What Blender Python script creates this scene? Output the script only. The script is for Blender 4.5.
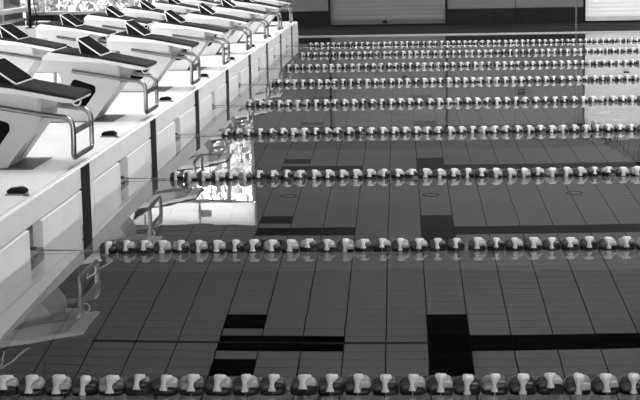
import bpy, bmesh, math, random
from mathutils import Matrix, Vector
random.seed(7)
for o in list(bpy.data.objects): bpy.data.objects.remove(o)
S = bpy.context.scene
COL = S.collection
PI = math.pi

# ------------------------------------------------------------------ camera
cam = bpy.data.cameras.new('camera'); camo = bpy.data.objects.new('camera', cam); COL.objects.link(camo)
pit, yaw, rol = 0.161497809, 0.0545408515, -0.0181122559
cp, sp = math.cos(pit), math.sin(pit)
F = Vector((-math.sin(yaw) * cp, math.cos(yaw) * cp, -sp))
R = F.cross(Vector((0, 0, 1))).normalized(); U = R.cross(F)
R2 = R * math.cos(rol) + U * math.sin(rol); U2 = -R * math.sin(rol) + U * math.cos(rol)
camo.matrix_world = Matrix(((R2.x, U2.x, -F.x, 1.876), (R2.y, U2.y, -F.y, 0.0), (R2.z, U2.z, -F.z, 1.48), (0, 0, 0, 1)))
cam.sensor_width = 36; cam.lens = 1498.19 / 640 * 36; cam.clip_end = 300
S.camera = camo

# ------------------------------------------------------------------ sky and exposure
w = bpy.data.worlds.new('overcast'); S.world = w; w.use_nodes = True
bg = w.node_tree.nodes['Background']; bg.inputs[0].default_value = (1, 1, 1, 1); bg.inputs[1].default_value = 10.0
S.view_settings.view_transform = 'Standard'; S.view_settings.look = 'None'
S.view_settings.exposure = 0.4; S.view_settings.gamma = 1.0; S.view_settings.use_curve_mapping = False
S.cycles.use_denoising = True
S.cycles.max_bounces = 10; S.cycles.diffuse_bounces = 5; S.cycles.transmission_bounces = 6; S.cycles.transparent_max_bounces = 12
S.cycles.sample_clamp_indirect = 8.0

# ------------------------------------------------------------------ geometry of the place (metres, water at z = 0)
Y0 = 4.9886                 # the rope of index 0 ; lanes are 2.5 m
LANE = 2.5
YN, YF = Y0 - 2.5, Y0 + 22.9      # near and far side of the pool
XR = 25.0                   # length of the pool
DECK = 0.29                 # raised starting platform
LOW = 0.012                # side decks
DEPTH = 2.96
YW = 31.5                   # far wall of the hall
XL = -6.0                   # left wall of the hall
XE, YB, CEIL = 30.0, -6.0, 8.5

# skylight strips (x0, x1, y0, y1), unseen, added for overhead light, and window bands
ADDED_SKYLIGHTS = [(x, x + 3.4, 6.5, 29.7) for x in (2.6, 7.0, 11.4, 15.8, 20.2)]
def portal(name, loc, sx, sy, rot):
    l = bpy.data.lights.new(name, 'AREA'); l.shape = 'RECTANGLE'; l.size = sx; l.size_y = sy
    o = bpy.data.objects.new(name, l); COL.objects.link(o); o.location = loc; o.rotation_euler = rot
    l.cycles.is_portal = True
for (a, b, c, d) in ADDED_SKYLIGHTS: portal('added_skylight_daylight', ((a + b) / 2, (c + d) / 2, CEIL - .02), b - a, d - c, (0, 0, 0))
portal('window_daylight', ((XL - 1.23) / 2, YW - .12, 2.05), -1.23 - XL, 3.3, (-PI / 2, 0, 0))
portal('window_daylight', (XL + .12, 20.0, 2.5), 4.0, 23.0, (0, -PI / 2, 0))

NW = (-4.0, 13.0, .7, 3.0)                          # unseen near-wall glazing, added to light near-facing sides, x0 x1 z0 z1
portal('window_daylight', ((NW[0] + NW[1]) / 2, YB + .05, (NW[2] + NW[3]) / 2), NW[1] - NW[0], NW[3] - NW[2], (PI / 2, 0, 0))

# ------------------------------------------------------------------ materials
def mat(name, v, rough=.5, metal=0., noise=0., scale=8., bump=0., bscale=40., spec=.5, stretch=None, v2=None):
    m = bpy.data.materials.new(name); m.use_nodes = True
    nt = m.node_tree; p = nt.nodes['Principled BSDF']
    p.inputs['Base Color'].default_value = (v, v, v, 1); p.inputs['Roughness'].default_value = rough
    p.inputs['Metallic'].default_value = metal; p.inputs['Specular IOR Level'].default_value = spec
    if noise or bump:
        tc = nt.nodes.new('ShaderNodeTexCoord'); src = tc.outputs['Object']
        if stretch:
            mp = nt.nodes.new('ShaderNodeMapping'); mp.inputs['Scale'].default_value = stretch
            nt.links.new(src, mp.inputs[0]); src = mp.outputs[0]
    if noise:
        n = nt.nodes.new('ShaderNodeTexNoise'); n.inputs['Scale'].default_value = scale; n.inputs['Detail'].default_value = 5
        nt.links.new(src, n.inputs['Vector'])
        r = nt.nodes.new('ShaderNodeMapRange'); lo, hi = v * (1 - noise), min(1, v * (1 + noise))
        r.inputs[1].default_value = .3; r.inputs[2].default_value = .7; r.inputs[3].default_value = lo; r.inputs[4].default_value = hi
        nt.links.new(n.outputs[0], r.inputs[0]); nt.links.new(r.outputs[0], p.inputs['Base Color'])
    if bump:
        n2 = nt.nodes.new('ShaderNodeTexNoise'); n2.inputs['Scale'].default_value = bscale; n2.inputs['Detail'].default_value = 3
        nt.links.new(src, n2.inputs['Vector'])
        b = nt.nodes.new('ShaderNodeBump'); b.inputs['Strength'].default_value = bump; b.inputs['Distance'].default_value = .01
        nt.links.new(n2.outputs[0], b.inputs['Height']); nt.links.new(b.outputs[0], p.inputs['Normal'])
    return m
M = {}
M['deck'] = mat('white_deck', .66, .45, noise=.05, scale=3, bump=.05, bscale=120)
M['deck_grey'] = mat('grey_deck', .20, .6, noise=.1, scale=3)
M['pool_white'] = mat('white_wall_tile', .82, .35, noise=.05, scale=2.5)
M['pool_panel'] = mat('bright_wall_panel', .87, .3, noise=.04, scale=4)
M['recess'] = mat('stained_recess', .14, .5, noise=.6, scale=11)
M['black_tile'] = mat('black_tile', .01, .5, noise=.3, scale=6, spec=.2)
M['floor_tile'] = mat('grey_pool_tile', .10, .6, noise=.10, scale=.9, spec=0)
M['dark_tile'] = mat('dark_lane_tile', .003, .6, noise=.2, scale=5, spec=0)
M['grout'] = mat('dark_grout', .012, .8, spec=0)
M['low_deck'] = mat('dark_deck', .012, .85, noise=.2, scale=4, spec=.05)
M['kerb'] = mat('pale_kerb', .4, .5, noise=.1, scale=10)
M['wall_grey'] = mat('grey_wall_panel', .11, .6, noise=.04, scale=1.5)
M['wall_dark'] = mat('dark_plinth_tile', .009, .7, noise=.25, scale=5, spec=.15)
M['wall_upper'] = mat('dark_upper_wall', .055, .7, noise=.05, scale=1)
M['beam'] = mat('dark_header', .02, .6)
M['ceiling'] = mat('dark_ceiling', .012, .9, spec=.1)
M['hall'] = mat('hall_wall', .12, .8)
M['white_band'] = mat('white_fascia', .85, .6, noise=.03, scale=2)
M['shutter_grey'] = mat('grey_shutter', .14, .5, 0, noise=.12, scale=2, stretch=(.25, 1, 9))
M['shutter_white'] = mat('white_shutter', .70, .45, noise=.05, scale=2, stretch=(.25, 1, 9))
M['steel'] = mat('brushed_steel', .30, .32, 1.0, noise=.12, scale=12)
M['steel_dark'] = mat('dull_steel', .10, .45, .6)
M['frame'] = mat('pale_window_frame', .42, .5, noise=.05, scale=4)
M['board'] = mat('dark_board', .055, .6, noise=.25, scale=6)
M['black'] = mat('black_paint', .005, .6, spec=.15)
M['fibre'] = mat('white_fibreglass', .65, .42, noise=.04, scale=3)
M['fibre_edge'] = mat('white_edging', .85, .4)
M['fibre_grey'] = mat('grey_fibreglass', .42, .5, noise=.06, scale=5)
M['tread'] = mat('charcoal_nonslip', .034, .85, noise=.35, scale=60, bump=.5, bscale=300, spec=.2)
M['pad'] = mat('black_nonslip', .011, .9, noise=.35, scale=60, bump=.4, bscale=300, spec=.1)
M['plate'] = mat('grey_thin_plate', .11, .55, noise=.25, scale=14)
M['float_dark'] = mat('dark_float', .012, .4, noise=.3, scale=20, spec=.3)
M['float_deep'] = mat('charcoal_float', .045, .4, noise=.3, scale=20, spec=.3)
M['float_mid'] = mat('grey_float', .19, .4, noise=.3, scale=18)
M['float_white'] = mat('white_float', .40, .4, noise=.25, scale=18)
M['cable'] = mat('wire_rope', .2, .5, .5)
M['flag_dark'] = mat('dark_pennant', .004, .9, spec=0)
M['flag_pale'] = mat('grey_pennant', .03, .9, spec=0)
M['leaf'] = mat('leaf', .31, .6, noise=.4, scale=3)
M['bark'] = mat('bark', .12, .8, noise=.3, scale=6)
M['lawn'] = mat('lawn', .25, .9, noise=.3, scale=2)
M['bench'] = mat('grey_bench', .35, .5)
M['lamp'] = mat('fixture_white', .6, .4)

def glass(name):
    m = bpy.data.materials.new(name); m.use_nodes = True; nt = m.node_tree; nt.nodes.clear()
    o = nt.nodes.new('ShaderNodeOutputMaterial'); mx = nt.nodes.new('ShaderNodeMixShader')
    t = nt.nodes.new('ShaderNodeBsdfTransparent'); t.inputs[0].default_value = (.93, .93, .93, 1)
    g = nt.nodes.new('ShaderNodeBsdfGlossy'); g.inputs['Roughness'].default_value = .02
    f = nt.nodes.new('ShaderNodeFresnel'); f.inputs[0].default_value = 1.3
    nt.links.new(f.outputs[0], mx.inputs[0]); nt.links.new(t.outputs[0], mx.inputs[1]); nt.links.new(g.outputs[0], mx.inputs[2])
    nt.links.new(mx.outputs[0], o.inputs[0]); return m
M['glass'] = glass('window_glass')

def water():
    m = bpy.data.materials.new('clear_water'); m.use_nodes = True; nt = m.node_tree; nt.nodes.clear()
    o = nt.nodes.new('ShaderNodeOutputMaterial'); g = nt.nodes.new('ShaderNodeBsdfGlass')
    g.inputs['Roughness'].default_value = 0.0; g.inputs['IOR'].default_value = 1.333; g.inputs['Color'].default_value = (1, 1, 1, 1)
    tc = nt.nodes.new('ShaderNodeTexCoord')
    n = nt.nodes.new('ShaderNodeTexNoise'); n.inputs['Scale'].default_value = 1.6; n.inputs['Detail'].default_value = 2
    b = nt.nodes.new('ShaderNodeBump'); b.inputs['Strength'].default_value = 1; b.inputs['Distance'].default_value = .0008
    nt.links.new(tc.outputs['Object'], n.inputs['Vector']); nt.links.new(n.outputs[0], b.inputs['Height'])
    nt.links.new(b.outputs[0], g.inputs['Normal']); nt.links.new(g.outputs[0], o.inputs[0]); return m
M['water'] = water()
def opal(name, v):
    m = bpy.data.materials.new(name); m.use_nodes = True; nt = m.node_tree; nt.nodes.clear()
    o = nt.nodes.new('ShaderNodeOutputMaterial'); ad = nt.nodes.new('ShaderNodeAddShader'); t = nt.nodes.new('ShaderNodeBsdfTranslucent'); d = nt.nodes.new('ShaderNodeBsdfDiffuse')
    t.inputs[0].default_value = (v, v, v, 1); d.inputs[0].default_value = (.6, .6, .6, 1)
    nt.links.new(t.outputs[0], ad.inputs[0]); nt.links.new(d.outputs[0], ad.inputs[1]); nt.links.new(ad.outputs[0], o.inputs[0]); return m
M['opal'] = opal('opal_glazing', .5)

# ------------------------------------------------------------------ mesh helpers
class MB:
    """collects shapes into one mesh"""
    def __init__(self): self.v = []; self.f = []; self.mi = []; self.sm = []
    def add(self, vs, fs, mi=0, smooth=False):
        n = len(self.v); self.v += [tuple(q) for q in vs]
        for f in fs: self.f.append(tuple(i + n for i in f)); self.mi.append(mi); self.sm.append(smooth)
        return self
    def box(self, x0, x1, y0, y1, z0, z1, mi=0):
        vs = [(x, y, z) for x in (x0, x1) for y in (y0, y1) for z in (z0, z1)]
        return self.add(vs, [(0, 1, 3, 2), (4, 6, 7, 5), (0, 4, 5, 1), (2, 3, 7, 6), (0, 2, 6, 4), (1, 5, 7, 3)], mi)
    def prism(self, prof, y0, y1, mi=0):            # closed profile in x,z drawn out along y
        n = len(prof); vs = [(x, y0, z) for x, z in prof] + [(x, y1, z) for x, z in prof]
        fs = [tuple(range(n)), tuple(range(2 * n - 1, n - 1, -1))] + [(i, i + n, (i + 1) % n + n, (i + 1) % n) for i in range(n)]
        return self.add(vs, fs, mi)
    def tube(self, pts, r, seg=8, mi=0, cap=True):
        pts = [Vector(q) for q in pts]; rings = []; prev = None
        for i, q in enumerate(pts):
            d = (pts[min(i + 1, len(pts) - 1)] - pts[max(i - 1, 0)]).normalized()
            if prev is None:
                a = Vector((0, 0, 1)) if abs(d.z) < .9 else Vector((1, 0, 0)); s = d.cross(a).normalized()
            else: s = (prev - d * prev.dot(d)).normalized()
            prev = s; t = d.cross(s); rr = r[i] if isinstance(r, (list, tuple)) else r
            rings.append([q + (s * math.cos(2 * PI * k / seg) + t * math.sin(2 * PI * k / seg)) * rr for k in range(seg)])
        vs = [x for g in rings for x in g]; fs = []
        for i in range(len(pts) - 1):
            for k in range(seg):
                fs.append((i * seg + k, i * seg + (k + 1) % seg, (i + 1) * seg + (k + 1) % seg, (i + 1) * seg + k))
        self.add(vs, fs, mi, True)
        if cap: self.add(rings[0], [tuple(range(seg - 1, -1, -1))], mi); self.add(rings[-1], [tuple(range(seg))], mi)
        return self
    def torus(self, c, axis, R_, r, seg=20, rs=8, mi=0):
        axis = Vector(axis).normalized(); a = Vector((0, 0, 1)) if abs(axis.z) < .9 else Vector((1, 0, 0))
        s = axis.cross(a).normalized(); t = axis.cross(s); vs = []
        for i in range(seg):
            d = s * math.cos(2 * PI * i / seg) + t * math.sin(2 * PI * i / seg)
            for k in range(rs): vs.append(Vector(c) + d * (R_ + r * math.cos(2 * PI * k / rs)) + axis * r * math.sin(2 * PI * k / rs))
        fs = [(i * rs + k, ((i + 1) % seg) * rs + k, ((i + 1) % seg) * rs + (k + 1) % rs, i * rs + (k + 1) % rs) for i in range(seg) for k in range(rs)]
        return self.add(vs, fs, mi, True)
    def mesh(self, name, mats, bevel=0.):
        me = bpy.data.meshes.new(name); me.from_pydata(self.v, [], self.f)
        for m in (mats if isinstance(mats, (list, tuple)) else [mats]): me.materials.append(m)
        me.polygons.foreach_set('material_index', self.mi); me.polygons.foreach_set('use_smooth', self.sm)
        bm = bmesh.new(); bm.from_mesh(me); bmesh.ops.recalc_face_normals(bm, faces=bm.faces)
        if bevel: bmesh.ops.bevel(bm, geom=list(bm.edges), offset=bevel, segments=2, affect='EDGES', clamp_overlap=True)
        bm.to_mesh(me); bm.free(); return me
    def build(self, name, mats, parent=None, bevel=0.):
        return link(name, self.mesh(name, mats, bevel), parent)
def link(name, me, parent=None, loc=None):
    o = bpy.data.objects.new(name, me); COL.objects.link(o); o.parent = parent
    if loc: o.location = loc
    return o
def empty(name, loc=(0, 0, 0)):
    o = bpy.data.objects.new(name, None); COL.objects.link(o); o.location = loc; o.empty_display_size = .1; return o
def tag(o, label=None, cat=None, group=None, kind=None):
    if label: o['label'] = label
    if cat: o['category'] = cat
    if group: o['group'] = group
    if kind: o['kind'] = kind
    return o
def struct(o, label=None): return tag(o, label, None, None, 'structure')
def box(name, m, x0, x1, y0, y1, z0, z1, parent=None, bevel=0.):
    return MB().box(x0, x1, y0, y1, z0, z1).build(name, m, parent, bevel)
def arc(cx, cz, r, a0, a1, n):
    return [(cx + r * math.cos(math.radians(a0 + (a1 - a0) * i / n)), cz + r * math.sin(math.radians(a0 + (a1 - a0) * i / n))) for i in range(n + 1)]
def roundpoly(pts, rads, n=5):                      # round the corners of a closed x,z polygon
    out = []
    for i, (p, r) in enumerate(zip(pts, rads)):
        p = Vector(p); a = (Vector(pts[i - 1]) - p); b = (Vector(pts[(i + 1) % len(pts)]) - p)
        if r <= 0: out.append(tuple(p)); continue
        ang = a.angle(b); d = r / math.tan(ang / 2); d = min(d, a.length * .49, b.length * .49)
        pa, pb = p + a.normalized() * d, p + b.normalized() * d
        for k in range(n + 1):
            t = k / n; out.append(tuple(pa * (1 - t) ** 2 + p * 2 * t * (1 - t) + pb * t ** 2))
    return out

# ================================================================== the hall
floor = struct(MB().box(XL, XE, YF, YW + .2, -.25, LOW).box(XL, XE, YB, YN, -.25, LOW).box(XR, XE, YN, YF, -.25, LOW).build('floor', M['low_deck']), 'dark wet deck around the pool')
plat = struct(MB().box(-2.4, -.03, YN, YF, .146, DECK).box(-2.4, -.2, YN, YF, -.3, .146).build('floor_platform', M['deck']), 'white raised deck carrying the starting blocks')
struct(box('floor_left', M['deck_grey'], XL, -2.401, YN, YF, -.3, DECK - .004), 'grey paved deck behind the starting blocks')
ce = MB()
xs = [XL - .3] + [q for s in ADDED_SKYLIGHTS for q in s[:2]] + [XE + .3]
for i in range(0, len(xs), 2): ce.box(xs[i], xs[i + 1], YB - .3, YW + .3, CEIL, CEIL + .15)
for s in ADDED_SKYLIGHTS: ce.box(s[0], s[1], YB - .3, s[2], CEIL, CEIL + .15); ce.box(s[0], s[1], s[3], YW + .3, CEIL, CEIL + .15)
struct(ce.build('ceiling', M['ceiling']))
for i, s in enumerate(ADDED_SKYLIGHTS):
    e = struct(empty('window_%d' % (10 + i), ((s[0] + s[1]) / 2, (s[2] + s[3]) / 2, CEIL)), 'unseen glazed roof light added above the pool to brighten it')
    n = 11; L = (s[3] - s[2]) / n; hw = (s[1] - s[0]) / 2
    for k in range(n):
        y = -(s[3] - s[2]) / 2 + k * L
        box('pane', M['glass'], -hw, hw, y + .04, y + L - .04, .05, .06, e)
        box('glazing_bar', M['frame'], -hw, hw, y - .04, y + .04, .02, .1, e)
wn = MB(); wn.box(XL - .3, NW[0], YB - .3, YB, -.25, CEIL); wn.box(NW[1], XE + .3, YB - .3, YB, -.25, CEIL)
wn.box(NW[0], NW[1], YB - .3, YB, -.25, NW[2]); wn.box(NW[0], NW[1], YB - .3, YB, NW[3], CEIL); struct(wn.build('wall_near', M['hall']))
e = struct(empty('window_2', (0, YB - .2, 0)), 'unseen window band added to the near wall to brighten the hall')
for k in range(9):
    a, b = NW[0] + (NW[1] - NW[0]) * k / 9, NW[0] + (NW[1] - NW[0]) * (k + 1) / 9
    box('pane', M['glass'], a + .04, b - .04, 0, .008, NW[2] + .06, NW[3] - .06, e)
    box('mullion', M['frame'], a - .04, a + .04, -.05, .06, NW[2], NW[3], e)
box('sill', M['frame'], NW[0], NW[1], -.05, .1, NW[2], NW[2] + .06, e); box('head', M['frame'], NW[0], NW[1], -.05, .06, NW[3] - .06, NW[3], e)
struct(box('wall_right', M['hall'], XE, XE + .3, YB, YW, -.25, CEIL))

# far wall : plinth, grey panels, header beam, dark upper wall
XWE = -1.23                                        # right end of the far windows
wf = struct(empty('wall_far', (0, YW, 0)), 'far wall of grey panels with a dark plinth')
box('upper_wall', M['wall_upper'], XWE, XE, 0, .25, 2.58, 5.2, wf)
box('roof_void', M['ceiling'], XL, XE, 0, .25, 5.2, CEIL, wf)
box('upper_wall', M['wall_upper'], XL, XWE, 0, .25, 4.16, 5.2, wf)
for k in range(4): box('clerestory_panel', M['opal'], XL + (XWE - XL) * k / 4, XL + (XWE - XL) * (k + 1) / 4, .0, .012, 3.70, 4.16, wf)
for k in range(5): box('clerestory_bar', M['frame'], XL + (XWE - XL) * k / 4 - .02, XL + (XWE - XL) * k / 4 + .02, -.015, .05, 3.70, 4.16, wf)
box('header_beam', M['beam'], XWE, XE, -.06, .25, 2.41, 2.58, wf, .006)
D1 = (0.43, 2.87); D2 = (5.72, 9.4)
def panels(x0, x1, n):
    for k in range(n):
        a, b = x0 + (x1 - x0) * k / n, x0 + (x1 - x0) * (k + 1) / n
        box('panel', M['wall_grey'], a + .006, b - .006, .012, .2, .34, 2.41, wf, .004)
        box('plinth', M['wall_dark'], a + .003, b - .003, 0, .2, 0, .335, wf, .003)
    box('backing', M['beam'], x0, x1, .03, .22, 0, 2.41, wf)
panels(XWE, D1[0], 1); panels(D1[1], D2[0], 2); panels(D2[1], D2[1] + 9.2, 6)
box('panel', M['wall_grey'], D2[1] + 9.2, XE, 0, .2, 0, 2.41, wf)
def shutter(name, d, m, label, lock):
    e = struct(empty(name, ((d[0] + d[1]) / 2, YW, LOW)), label); hw = (d[1] - d[0]) / 2
    top = 2.41 - LOW; mb = MB(); z = .13; hgt = .083; prof = []
    while z < top - .001:
        z1 = min(z + hgt, top); prof += [(.060, z), (.0578, z + .010), (.0568, (z + z1) / 2), (.0578, z1 - .010), (.060, z1 - .003)]; z = z1
    vs = [(-hw + .005, y, zz) for y, zz in prof] + [(hw - .005, y, zz) for y, zz in prof]; n = len(prof)
    mb.add(vs, [(i, i + n, i + n + 1, i + 1) for i in range(n - 1)]); mb.box(-hw + .005, hw - .005, .078, .1, .1, top)
    mb.build('curtain', m, e)
    box('bottom_bar', M['fibre_grey'] if m is M['shutter_white'] else M['steel_dark'], -hw + .005, hw - .005, .04, .09, .035, .128, e, .006)
    box('rubber_seal', M['black'], -hw + .005, hw - .005, .045, .085, 0, .034, e)
    for s in (-1, 1): box('guide_rail', M['black'], s * hw - .03, s * hw + .016, .005, .11, 0, top, e, .003)
    for lx, lz, sx, sz in lock: box('lock', M['black'], lx - e.location.x - sx, lx - e.location.x + sx, .02, .06, lz - sz, lz + sz, e, .008)
    return e
shutter('door_1', D1, M['shutter_grey'], 'closed grey roller shutter in the far wall', [(1.58, .085, .05, .03), (1.98, 1.05, .05, .035)])
shutter('door_2', D2, M['shutter_white'], 'closed white roller shutter in the far wall', [(6.60, 1.02, .06, .025)])
# edge of the far and near deck
struct(box('trim_1', M['kerb'], 0, XR, YF - .01, YF + .03, -.06, LOW + .006, None, .002), 'pale kerb along the far side of the pool')
struct(box('trim_2', M['kerb'], 0, XR, YN - .03, YN + .01, -.06, LOW + .012, None, .003), 'pale kerb along the near side of the pool')

# far window band
def window_bars(e, x0, x1, zs, posts, m, depth=.10, lower=None):
    """frame in local x (along), y (thickness), z"""
    z0, z1 = zs
    box('sill', m, x0, x1, -.09, depth, z0 - .07, z0, e, .006)
    box('head', m, x0, x1, 0, depth, z1 - .06, z1, e, .006)
    cuts = [x0] + posts + [x1]
    for p in cuts: box('mullion', m, p - .035, p + .035, -.01, depth, z0, z1 - .06, e, .006)
    for a, b in zip(cuts[:-1], cuts[1:]): box('pane', M['glass'], a + .036, b - .036, .045, .053, z0 + .001, z1 - .061, e)
e = struct(empty('window_1', (0, YW, 0)), 'tall window band in the far wall looking out on trees')
window_bars(e, XL + .03, XWE - .03, (.42, 3.70), [-5.62, -3.72, -1.78], M['frame'])
n = 24
for k in range(n):
    a = XL + (XWE - XL) * k / n; b = XL + (XWE - XL) * (k + 1) / n
    box('board', M['board'], a + .004, b - .004, .02, .12, 0, .35, e, .003)
# left wall : windows above low boarding
wl = struct(empty('wall_left', (XL, 0, 0)), 'glazed left wall behind the starting blocks')
box('upper_wall', M['ceiling'], -.25, 0, YB, YW, 4.50, CEIL, wl)
box('low_wall', M['wall_grey'], -.25, -.02, YB, YW, -.2, .27, wl)
box('end_wall', M['hall'], -.25, 0, YB, 8.5, .27, 4.5, wl)
nb = 12; y_a, y_b = 8.5, YW
for k in range(nb):
    a = y_a + (y_b - y_a) * k / nb; b = y_a + (y_b - y_a) * (k + 1) / nb
    e = struct(empty('window_%d' % (20 + k), (XL, 0, 0)))
    box('sill', M['frame'], -.12, .1, a, b, .44, .53, e, .006)
    box('bottom_rail', M['frame'], -.12, .03, a, b, .24, .30, e, .006)
    box('kick_panel', M['beam'], -.10, -.04, a + .06, b - .06, .30, .44, e)
    box('mullion', M['frame'], -.12, .03, a - .06, a + .06, .24, 4.50, e, .006)
    box('pane', M['glass'], -.06, -.052, a + .061, b - .061, .531, 4.50, e)

# outdoors
struct(box('ground', M['lawn'], -60, 60, YW + .3, 90, -.4, -.2), 'lawn outside the windows')
struct(box('ground_left', M['lawn'], -60, XL - .3, YB - .3, YW + .3, -.4, -.2), 'lawn outside the left windows')
struct(box('ground_near', M['lawn'], -60, 60, -60, YB - .3, -.4, -.2), 'lawn outside the near windows')
def tree(x, y, h, rad, label, seed):
    rnd = random.Random(seed); e = empty('tree', (x, y, -.2))
    tag(e, label, 'tree', 'trees outside the windows')
    MB().tube([(0, 0, 0), (.05, .03, h * .3), (-.04, .02, h * .6), (.06, -.03, h * .85)], [.07, .06, .045, .02], 8).build('trunk', M['bark'], e)
    mb = MB()
    for i in range(1500):
        th, ph = rnd.uniform(0, 2 * PI), math.acos(rnd.uniform(-1, 1)); rr = rad * rnd.uniform(.35, 1) * (1 + .25 * math.sin(3 * th) * math.sin(2 * ph))
        c = Vector((rr * math.sin(ph) * math.cos(th), rr * math.sin(ph) * math.sin(th), h * .55 + rr * math.cos(ph) * h * .42 / rad))
        a = Vector((rnd.gauss(0, 1), rnd.gauss(0, 1), rnd.gauss(0, 1))).normalized(); b = a.orthogonal().normalized(); s = rnd.uniform(.10, .2)
        mb.add([c - a * s, c + b * s * .45, c + a * s, c - b * s * .45], [(0, 1, 2, 3)])
    tag(mb.build('foliage', M['leaf'], e), kind='stuff')
for i, (x, y, h, r, lab) in enumerate([(-2.2, 38, 5.2, 1.7, 'leafy tree outside the far window, beside the grey wall'), (-5.2, 39, 4.6, 1.6, 'leafy tree outside the middle of the far window'),
        (-8.3, 38, 5.4, 1.8, 'leafy tree outside the far window near the corner'), (-3.8, 44, 7, 2.2, 'tall tree standing behind the window trees')]):
    tree(x, y, h, r, lab, 40 + i)

def shrub(x, y, h, rad, label, seed):
    rnd = random.Random(seed); e = empty('shrub', (x, y, -.2)); tag(e, label, 'shrub', 'shrubs outside the far window')
    mb = MB()
    for i in range(1300):
        th = rnd.uniform(0, 2 * PI); rr = rad * math.sqrt(rnd.random()); z = h * rnd.random() * math.sqrt(max(0, 1 - (rr / rad) ** 2) + .15)
        c = Vector((rr * math.cos(th), rr * math.sin(th) * .6, z + .03)); a = Vector((rnd.gauss(0, 1), rnd.gauss(0, 1), rnd.gauss(0, 1))).normalized(); b = a.orthogonal().normalized(); s_ = rnd.uniform(.06, .13)
        mb.add([c - a * s_, c + b * s_ * .5, c + a * s_, c - b * s_ * .5], [(0, 1, 2, 3)])
    tag(mb.build('foliage', M['leaf'], e), kind='stuff')
    MB().tube([(0, 0, 0), (.02, 0, h * .5), (.0, .02, h * .8)], [.03, .025, .01], 6).build('stem', M['bark'], e)
for i in range(6):
    shrub(-1.6 - 1.75 * i, 35.6 + .5 * (i % 2), 2.0 + .5 * ((i * 7) % 3), .80, 'pale leafy shrub outside the far window, %s from the grey wall' % ['first', 'second', 'third', 'fourth', 'fifth', 'sixth'][i], 70 + i)

# ================================================================== the pool
struct(box('water_basin', M['grout'], -5, XR, YN, YF, -DEPTH - .3, -DEPTH - .012), 'bed of the pool under the tiles')
pw = struct(empty('wall_pool_left', (0, 0, 0)), 'white start wall of the pool with black lane stripes')
box('lower_wall', M['pool_white'], -.2, -.006, YN, YF, -1.0, -.30, pw)
RW = .14; SW = .115                                # half widths of rope recess and stripe
box('coping', M['pool_white'], -.03, .0, YN, YF, .145, DECK, pw, .012)
for n in range(-1, 10):
    y = Y0 + LANE * n                              # a rope line
    if 0 <= n <= 8:
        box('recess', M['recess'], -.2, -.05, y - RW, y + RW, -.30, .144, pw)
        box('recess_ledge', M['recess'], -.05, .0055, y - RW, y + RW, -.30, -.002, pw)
    yc = y + LANE / 2                              # a lane centre
    if n < 9:
        a, b = y + (RW if n >= 0 else 0), (y + LANE - RW if n < 8 else YF)
        box('panel', M['pool_panel'], -.2, .004, a + .003, yc - SW - .12, -.3, .141, pw, .002)
        box('panel', M['pool_panel'], -.2, .004, yc + SW + .12, b - .003, -.3, .141, pw, .002)
        box('panel', M['pool_white'], -.2, .001, yc - SW - .117, yc + SW + .117, -.3, .143, pw)
        st = box('lane_stripe', M['black_tile'], -.19, .006, yc - SW, yc + SW, -1.0, .275, pw, .001)
struct(MB().box(-5, XR, YF, YF + .2, -DEPTH, -.06).build('wall_pool_far', M['floor_tile']))
struct(MB().box(-5, XR, YN - .2, YN, -DEPTH, -.06).box(-5.2, -5, YN - .2, YF + .2, -DEPTH - .3, -.25).build('wall_pool_near', M['floor_tile']))
struct(MB().box(XR, XR + .2, YN, YF, -DEPTH, 0).build('wall_pool_right', M['floor_tile']))

# tiled floor
pf = struct(empty('floor_pool', (0, 0, -DEPTH)), 'grey tiled pool floor with black lane lines')
CW, RH, CX, GX, GY = .2523, .125, .013, .0085, .0035
def is_dark(i, j):                                 # i column from the start wall, j row counted from the lane centre
    if i == 8: return -4 <= j <= 3
    if i >= 9: return -1 <= j <= 0
    if 3 <= i <= 5 and -1 <= j <= 0: return True
    return i == 3 and (-4 <= j <= -3 or 2 <= j <= 3)
tb = MB().box(-CW / 2 + GX / 2, CW / 2 - GX / 2, -RH / 2 + GY / 2, RH / 2 - GY / 2, -.010, 0)
t_pale, t_dark = tb.mesh('tile', M['floor_tile']), tb.mesh('tile_dark', M['dark_tile'])
fieldP, fieldD = MB(), MB()
ncol, nrow = int(XR / CW), 203
single = 0
for j in range(nrow):
    y = YN + (j + .5) * RH
    jl = (j % 20) - 10
    for i in range(-16, ncol):
        x = CX + (i + .5) * CW; d = is_dark(i, jl)
        if 7.85 < y < 10.4 and -2 <= i < 13 and single < 300:
            link('tile', t_dark if d else t_pale, pf, (x, y, random.uniform(-.001, .001))); single += 1
        else:
            z = random.uniform(-.001, .001); hx, hy = CW / 2 - GX / 2, RH / 2 - GY / 2; mb = fieldD if d else fieldP
            vs = [(x - hx, y - hy, z), (x + hx, y - hy, z), (x + hx, y + hy, z), (x - hx, y + hy, z), (x - hx, y - hy, z - .01), (x + hx, y - hy, z - .01), (x + hx, y + hy, z - .01), (x - hx, y + hy, z - .01)]
            mb.add(vs, [(0, 1, 2, 3), (0, 4, 5, 1), (1, 5, 6, 2), (2, 6, 7, 3), (3, 7, 4, 0)])
def quick(mb, name, m, parent):
    me = bpy.data.meshes.new(name); me.from_pydata(mb.v, [], mb.f); me.materials.append(m); return link(name, me, parent)
tag(quick(fieldP, 'tile_field', M['floor_tile'], pf), kind='stuff')
tag(quick(fieldD, 'dark_tile_field', M['dark_tile'], pf), kind='stuff')
yj = Y0 + 3.75 + .01
box('joint_strip', M['black'], 0, 2.03, yj - .014, yj + .014, -.004, .004, pf)
for k in range(4):
    mb = MB().torus((.93 + 1.2 * k, Y0 + 7.5, .006), (0, 0, 1), .065, .008, 24, 6)
    mb.build('drain_ring', M['grout'], pf)

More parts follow.
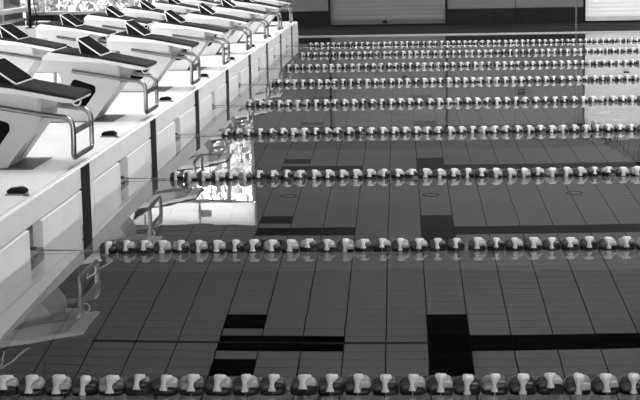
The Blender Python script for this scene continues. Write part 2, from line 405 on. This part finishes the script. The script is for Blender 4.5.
# water
wv = [(.010, YN, 0), (XR, YN, 0), (XR, YF - .01, 0), (.010, YF - .01, 0)]
wm = MB().add(wv, [(0, 1, 2, 3)]); wo = quick(wm, 'water', M['water'], None)
tag(wo, 'still clear water filling the swimming pool', 'water', None, 'stuff')

# ------------------------------------------------------------------ lane ropes
FP, FR = .0936, .0505
def lobe(side, seg=30):
    """half float: five paddles around a hub, running from the middle band to the end"""
    prof = [(.003, .90), (.014, .92), (.028, .90), (.037, .80), (.0425, .62), (.0455, .30)]
    vs, fs = [], []
    for q, (x, r) in enumerate(prof):
        for k in range(seg):
            th = 2 * PI * k / seg; g = (.5 - .5 * math.cos(5 * th + side * x * 18)) ** 2; rib = 1 - .42 * g * min(1, x / .012)
            vs.append((side * x, FR * r * rib * math.cos(th), FR * r * rib * math.sin(th)))
    for i in range(len(prof) - 1):
        for k in range(seg): fs.append((i * seg + k, i * seg + (k + 1) % seg, (i + 1) * seg + (k + 1) % seg, (i + 1) * seg + k))
    fs.append(tuple(range((len(prof) - 1) * seg, len(prof) * seg))); return vs, fs
def band():
    """white saddle over the middle of a float, wide on top and drawn in at the sides"""
    mb = MB(); seg = 20; vs, fs = [], []
    prof = [(-1, .80), (-.9, 1.0), (0, 1.04), (.9, 1.0), (1, .80)]
    for u, r in prof:
        for k in range(seg + 1):
            th = math.radians(-84 + 168 * k / seg); c = abs(th) / math.radians(84)
            t = math.sin(min(1, c * 1.45) * PI / 2) ** 2; lf, rt = .014 - .007 * t, .029 - .019 * t
            fl = .006 * max(0, c - .75) / .25
            vs.append(((u * (rt + fl) if u > 0 else u * (lf + fl)) - .003, FR * r * math.sin(th), FR * r * math.cos(th)))
    n = seg + 1
    for i in range(len(prof) - 1):
        for k in range(seg): fs.append((i * n + k, i * n + k + 1, (i + 1) * n + k + 1, (i + 1) * n + k))
    return mb.add(vs, fs, 0, True)
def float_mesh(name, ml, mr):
    """float with upper paddles in the two given tones, lower faces darkened as if shaded"""
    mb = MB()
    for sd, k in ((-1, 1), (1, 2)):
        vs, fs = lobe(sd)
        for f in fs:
            zc = sum(vs[i][2] for i in f) / len(f); mb.add([vs[i] for i in f], [tuple(range(len(f)))], k if zc > .012 else 0, True)  # underside shade put into the colour: low faces take the dark tone
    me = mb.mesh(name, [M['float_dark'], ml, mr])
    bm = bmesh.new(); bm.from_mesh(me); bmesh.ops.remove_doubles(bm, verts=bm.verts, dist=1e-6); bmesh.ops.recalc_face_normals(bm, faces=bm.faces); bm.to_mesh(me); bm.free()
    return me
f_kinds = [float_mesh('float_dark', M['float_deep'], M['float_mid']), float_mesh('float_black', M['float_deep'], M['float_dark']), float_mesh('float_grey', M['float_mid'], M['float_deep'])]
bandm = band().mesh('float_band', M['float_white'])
ordin = ['first', 'second', 'third', 'fourth', 'fifth', 'sixth', 'seventh', 'eighth', 'ninth']
CZ = .005
for n in range(9):
    y = Y0 + LANE * n
    e = empty('lane_rope', (0, y, 0))
    lab = 'floating lane rope of dark and white floats, %s from the far pool edge' % ordin[8 - n]
    tag(e, lab, 'lane rope', 'lane ropes across the pool')
    xr = 1.9 + .16 * y + 2.3
    x0 = [.40, .375, .36, .42, .37, .37, .40, .42, .40][n]
    MB().tube([(-.05, 0, .012), (x0 - .05, 0, CZ), (xr, 0, CZ)], .003, 6).build('cable', M['cable'], e)
    hk = MB().box(-.05, -.035, -.022, .022, -.03, .045); hk.tube([(-.04, 0, .02), (.0, 0, .02)], .009, 8); hk.build('tension_hook', M['steel_dark'], e, 0)
    rnd = random.Random(100 + n); x = x0; k = 0
    while x < xr:
        q = rnd.random(); kind = 0 if q < .55 else (1 if q < .8 else 2)
        if n == 2 and k == 0: kind = 1
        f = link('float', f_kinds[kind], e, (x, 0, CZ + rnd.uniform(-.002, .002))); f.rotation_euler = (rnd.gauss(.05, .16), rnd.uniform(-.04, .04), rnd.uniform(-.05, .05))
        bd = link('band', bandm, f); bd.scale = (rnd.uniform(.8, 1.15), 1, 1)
        x += FP * (1 + (rnd.random() < .06) * .14); k += 1

# ------------------------------------------------------------------ starting blocks
HW = .25
def make_block():
    e = empty('starting_block', (0, 0, DECK)); Z = -DECK       # the numbers below are heights above the water
    def P(pts): return [(x, z + Z) for x, z in pts]
    # hollow pedestal : leaning leg under a long head, open on both sides
    outer = roundpoly([(-.775, .664), (-.775, .790), (-.30, .735), (-.19, .715), (-.195, .575), (-.41, .293), (-.83, .293), (-.63, .60), (-.66, .664)],
                      [.012, .03, 0, .075, .03, 0, 0, .03, .01])
    hole = roundpoly([(-.545, .612), (-.38, .556), (-.382, .512), (-.465, .40), (-.66, .40)], [.03, .03, .02, .04, .04])
    bm = bmesh.new()
    for yy in (-.215, .215):
        ov = [bm.verts.new((x, yy, z + Z)) for x, z in outer]; hv = [bm.verts.new((x, yy, z + Z)) for x, z in hole]
        ed = [bm.edges.new((l[i], l[(i + 1) % len(l)])) for l in (ov, hv) for i in range(len(l))]
        bmesh.ops.triangle_fill(bm, use_beauty=True, use_dissolve=False, edges=ed)
        if yy < 0: ov0 = ov
    for i in range(len(ov)): bm.faces.new((ov0[i], ov0[(i + 1) % len(ov)], ov[(i + 1) % len(ov)], ov[i]))
    bmesh.ops.recalc_face_normals(bm, faces=bm.faces)
    me = bpy.data.meshes.new('pedestal'); bm.to_mesh(me); bm.free(); me.materials.append(M['fibre']); ped = link('pedestal', me, e)
    # the pocket behind each opening
    for s in (-1, 1):
        mb = MB(); n = len(hole); vs = [(x, s * .2149, z + Z) for x, z in hole] + [(x, s * .12, z + Z) for x, z in hole]
        mb.add(vs, [(i, (i + 1) % n, (i + 1) % n + n, i + n) for i in range(n)] + [tuple(range(n, 2 * n))])
        mb.build('opening', M['black'], ped)
        # raised shoulder moulding on the side of the head
        sh = roundpoly([(-.768, .672), (-.768, .782), (-.30, .727), (-.20, .708), (-.205, .64), (-.5, .655)], [.012, .025, 0, .07, .03, 0])
        MB().prism(P(sh), min(s * .215, s * .233), max(s * .215, s * .233)).build('shoulder', M['fibre'], ped, .004)
    # groove on the slanting front face
    dx, dz = .215, .282; L = math.hypot(dx, dz); nx, nz = dz / L, -dx / L
    g = []
    for t in (.12, .62): g.append((-.41 + dx * t, .293 + dz * t))
    MB().prism(P([(g[0][0] + nx * .001, g[0][1] + nz * .001), (g[1][0] + nx * .001, g[1][1] + nz * .001), (g[1][0] + nx * .003, g[1][1] + nz * .003), (g[0][0] + nx * .003, g[0][1] + nz * .003)]), -.004, .004).build('groove', M['steel_dark'], ped)
    # bracket under the nose
    MB().prism(P([(-.235, .70), (-.09, .688), (-.105, .648), (-.19, .638)]), -.20, .20).build('nose_bracket', M['fibre_grey'], e, .004)
    # platform with white edge, non-slip tread on top
    pl = MB().prism(P([(-.765, .772), (-.72, .812), (-.35, .757), (.006, .688), (.006, .668), (-.05, .672), (-.30, .725), (-.765, .785 - .03)]), -HW, HW).build('platform', M['fibre_edge'], e, .006)
    MB().prism(P([(-.715, .806), (-.68, .822), (-.335, .776), (.006, .706), (.012, .686), (-.02, .694), (-.34, .757), (-.70, .804)]), -HW + .012, HW - .004).build('tread', M['tread'], pl, .003)
    # wedge shaped kick plate
    kp = MB().prism(P([(-.335, .780), (-.506, .902), (-.482, .800)]), -.212, .212).build('kick_plate', M['black'], e)
    sl = Vector((-.498 + .335, 0, .90 - .78)).normalized()
    MB().prism(P([(-.345, .791), (-.503, .904), (-.500, .909), (-.341, .796)]), -.195, .195).build('pad', M['pad'], kp, .002)
    ed = MB()
    for s in (-1, 1):
        y = s * .212
        ed.tube([(-.333, y, .781 + Z), (-.509, y, .907 + Z)], .006, 6); ed.tube([(-.509, y, .907 + Z), (-.482, y, .797 + Z)], .0045, 6)
    ed.tube([(-.509, -.212, .907 + Z), (-.509, .212, .907 + Z)], .0045, 6)
    ed.tube([(-.333, -.212, .781 + Z), (-.333, .212, .781 + Z)], .005, 6)
    ed.build('white_edging', M['fibre_edge'], kp)
    # hand rail
    def side(y):
        return [(-.545, y, .672), (-.36, y, .641), (-.18, y, .609), (-.075, y, .594)] + [(x, y, z) for x, z in arc(-.068, .528, .066, 80, 0, 6)] + [(-.002, y, .47), (-.004, y, .40)]
    a = side(-.252); b = side(.252)
    corner = [(-.004, -.252 + .03 * (1 - math.cos(t)), .385 - .03 * math.sin(t)) for t in [k * PI / 10 for k in range(6)]]
    corner2 = [(x, -y, z) for x, y, z in corner]
    path = a[:-1] + corner + corner2[::-1] + b[:-1][::-1]
    rl = MB().tube([(x, y, z + Z) for x, y, z in path], .0155, 10).build('hand_rail', M['steel'], e)
    cb = MB().prism([(-.007, .487 + Z), (.004, .487 + Z), (.004, .522 + Z), (-.007, .522 + Z)], -.245, .245).build('grip_bar', M['steel'], rl, .003)
    for s in (-1, 1):
        for x, z in ((-.50, .664), (-.25, .621)): MB().tube([(x, s * .21, z + Z), (x, s * .25, z + Z)], .012, 8).build('standoff', M['steel'], rl)
    MB().torus((-.075, .205, .640 + Z), (0, 1, 0), .026, .006, 20, 8).build('cable_ring', M['fibre_edge'], e)
    MB().box(-.86, -.25, -.255, .255, 0, .004).build('thin_plate', M['plate'], e, .001)  # thin grey slab lying on the deck, reaching past the foot in front
    MB().tube([(-.70, .12, 0.004), (-.70, .12, .375)], .014, 8).build('strut', M['steel'], e)
    return e
def copy_tree(o, parent=None):
    c = o.copy(); COL.objects.link(c); c.parent = parent
    for ch in list(o.children): copy_tree(ch, c)
    return c
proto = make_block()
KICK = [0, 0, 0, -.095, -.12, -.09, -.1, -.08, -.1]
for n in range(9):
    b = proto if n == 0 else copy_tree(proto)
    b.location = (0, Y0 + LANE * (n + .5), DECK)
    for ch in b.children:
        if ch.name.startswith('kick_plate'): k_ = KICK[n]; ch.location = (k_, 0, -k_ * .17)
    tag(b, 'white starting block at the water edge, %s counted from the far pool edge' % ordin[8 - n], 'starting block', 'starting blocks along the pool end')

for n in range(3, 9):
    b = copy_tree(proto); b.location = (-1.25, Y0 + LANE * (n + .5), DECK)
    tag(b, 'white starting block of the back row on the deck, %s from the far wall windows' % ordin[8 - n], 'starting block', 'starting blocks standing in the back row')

# rope cleats let into the deck
def make_cleat():
    e = empty('rope_cleat', (0, 0, DECK))
    MB().box(-.055, .05, -.05, .05, 0, .008).build('base', M['steel'], e, .003)
    MB().prism([(-.05, .008), (-.045, .03), (.02, .038), (.05, .022), (.05, .008)], -.035, .045).build('cover', M['black'], e, .005)
    MB().tube([(.06, -.055, .0), (.06, -.055, .006)], .016, 12).build('stud', M['steel_dark'], e)
    return e
pc = make_cleat()
for n in range(1, 9):
    c = pc if n == 1 else copy_tree(pc)
    c.location = (-.105, Y0 + LANE * n + .08, DECK)
    tag(c, 'small dark rope cleat on the white deck, %s from the far pool edge' % ordin[8 - n], 'cleat', 'rope cleats on the deck')

# ------------------------------------------------------------------ backstroke pennants across the pool
def zl(y): return 1.36 + .44 * ((y - 15) / 12.5) ** 2
e = empty('pennant_line', (5.16, YF + .3, LOW)); tag(e, 'string of dark triangular pennants strung above the water between two posts', 'flags')
ys = [YN - .3 + (YF - YN + .6) * k / 60 for k in range(61)]
MB().tube([(0, y - YF - .3, zl(y) - LOW) for y in ys], .011, 6).build('string', M['black'], e)
def pennant(m):
    mb = MB(); mb.add([(0, -.1, 0), (0, .1, 0), (0, 0, -.30), (.004, -.1, 0), (.004, .1, 0), (.004, 0, -.30)], [(0, 1, 2), (3, 5, 4), (0, 3, 4, 1), (1, 4, 5, 2), (2, 5, 3, 0)]); return mb.mesh('pennant', m)
pd, pp = pennant(M['flag_dark']), pennant(M['flag_pale'])
k = 0; y = YF - .4
while y > YN + .3:
    o = link('pennant', pd if (k % 7) < 4 else pp, e, (0, y - YF - .3, zl(y) - LOW)); o.rotation_euler = (0, random.uniform(-.2, .2), random.uniform(-.25, .25)); k += 1; y -= .225
for yy in (YF + .3, YN - .3):
    MB().tube([(0, yy - YF - .3, 0), (0, yy - YF - .3, zl(yy) + .05 - LOW)], .017, 10).build('post', M['steel_dark'], e)

# ------------------------------------------------------------------ small things along the far wall and the left
e = box('switch_box', M['black'], -.08, .08, -.07, .01, -.05, .05, None, .006); e.location = (4.42, YW, 1.42); tag(e, 'small black switch box on the grey far wall', 'box')
e = box('wall_light', M['lamp'], -.14, .14, -.09, .0, -.06, .06, None, .01); e.location = (-2.3, YW - .04, 3.92); tag(e, 'small pale wall fixture on the white band above the far window', 'light')
e = empty('column', (-4.75, 26.8, DECK)); tag(e, 'slender black steel column standing behind the starting blocks', 'column')
MB().tube([(0, 0, 0), (0, 0, CEIL - DECK)], .032, 12).build('shaft', M['black'], e); MB().box(-.08, .08, -.08, .08, 0, .012).build('foot_plate', M['black'], e, .002)
MB().tube([(.06, 0, CEIL - DECK - .1), (.055, 0, 2.0), (.06, 0, .9), (.09, -.02, .45), (.14, -.03, .15), (.11, -.02, .03)], .011, 8).build('hanging_cable', M['black'], e)
e = empty('storage_box', (-5.3, 30.0, LOW)); tag(e, 'low grey storage box standing on the deck under the far window', 'box')
MB().box(-.12, .12, -.2, .2, 0, .24).build('body', M['bench'], e, .008); MB().box(-.13, .13, -.21, .21, .241, .27).build('lid', M['frame'], e, .006)
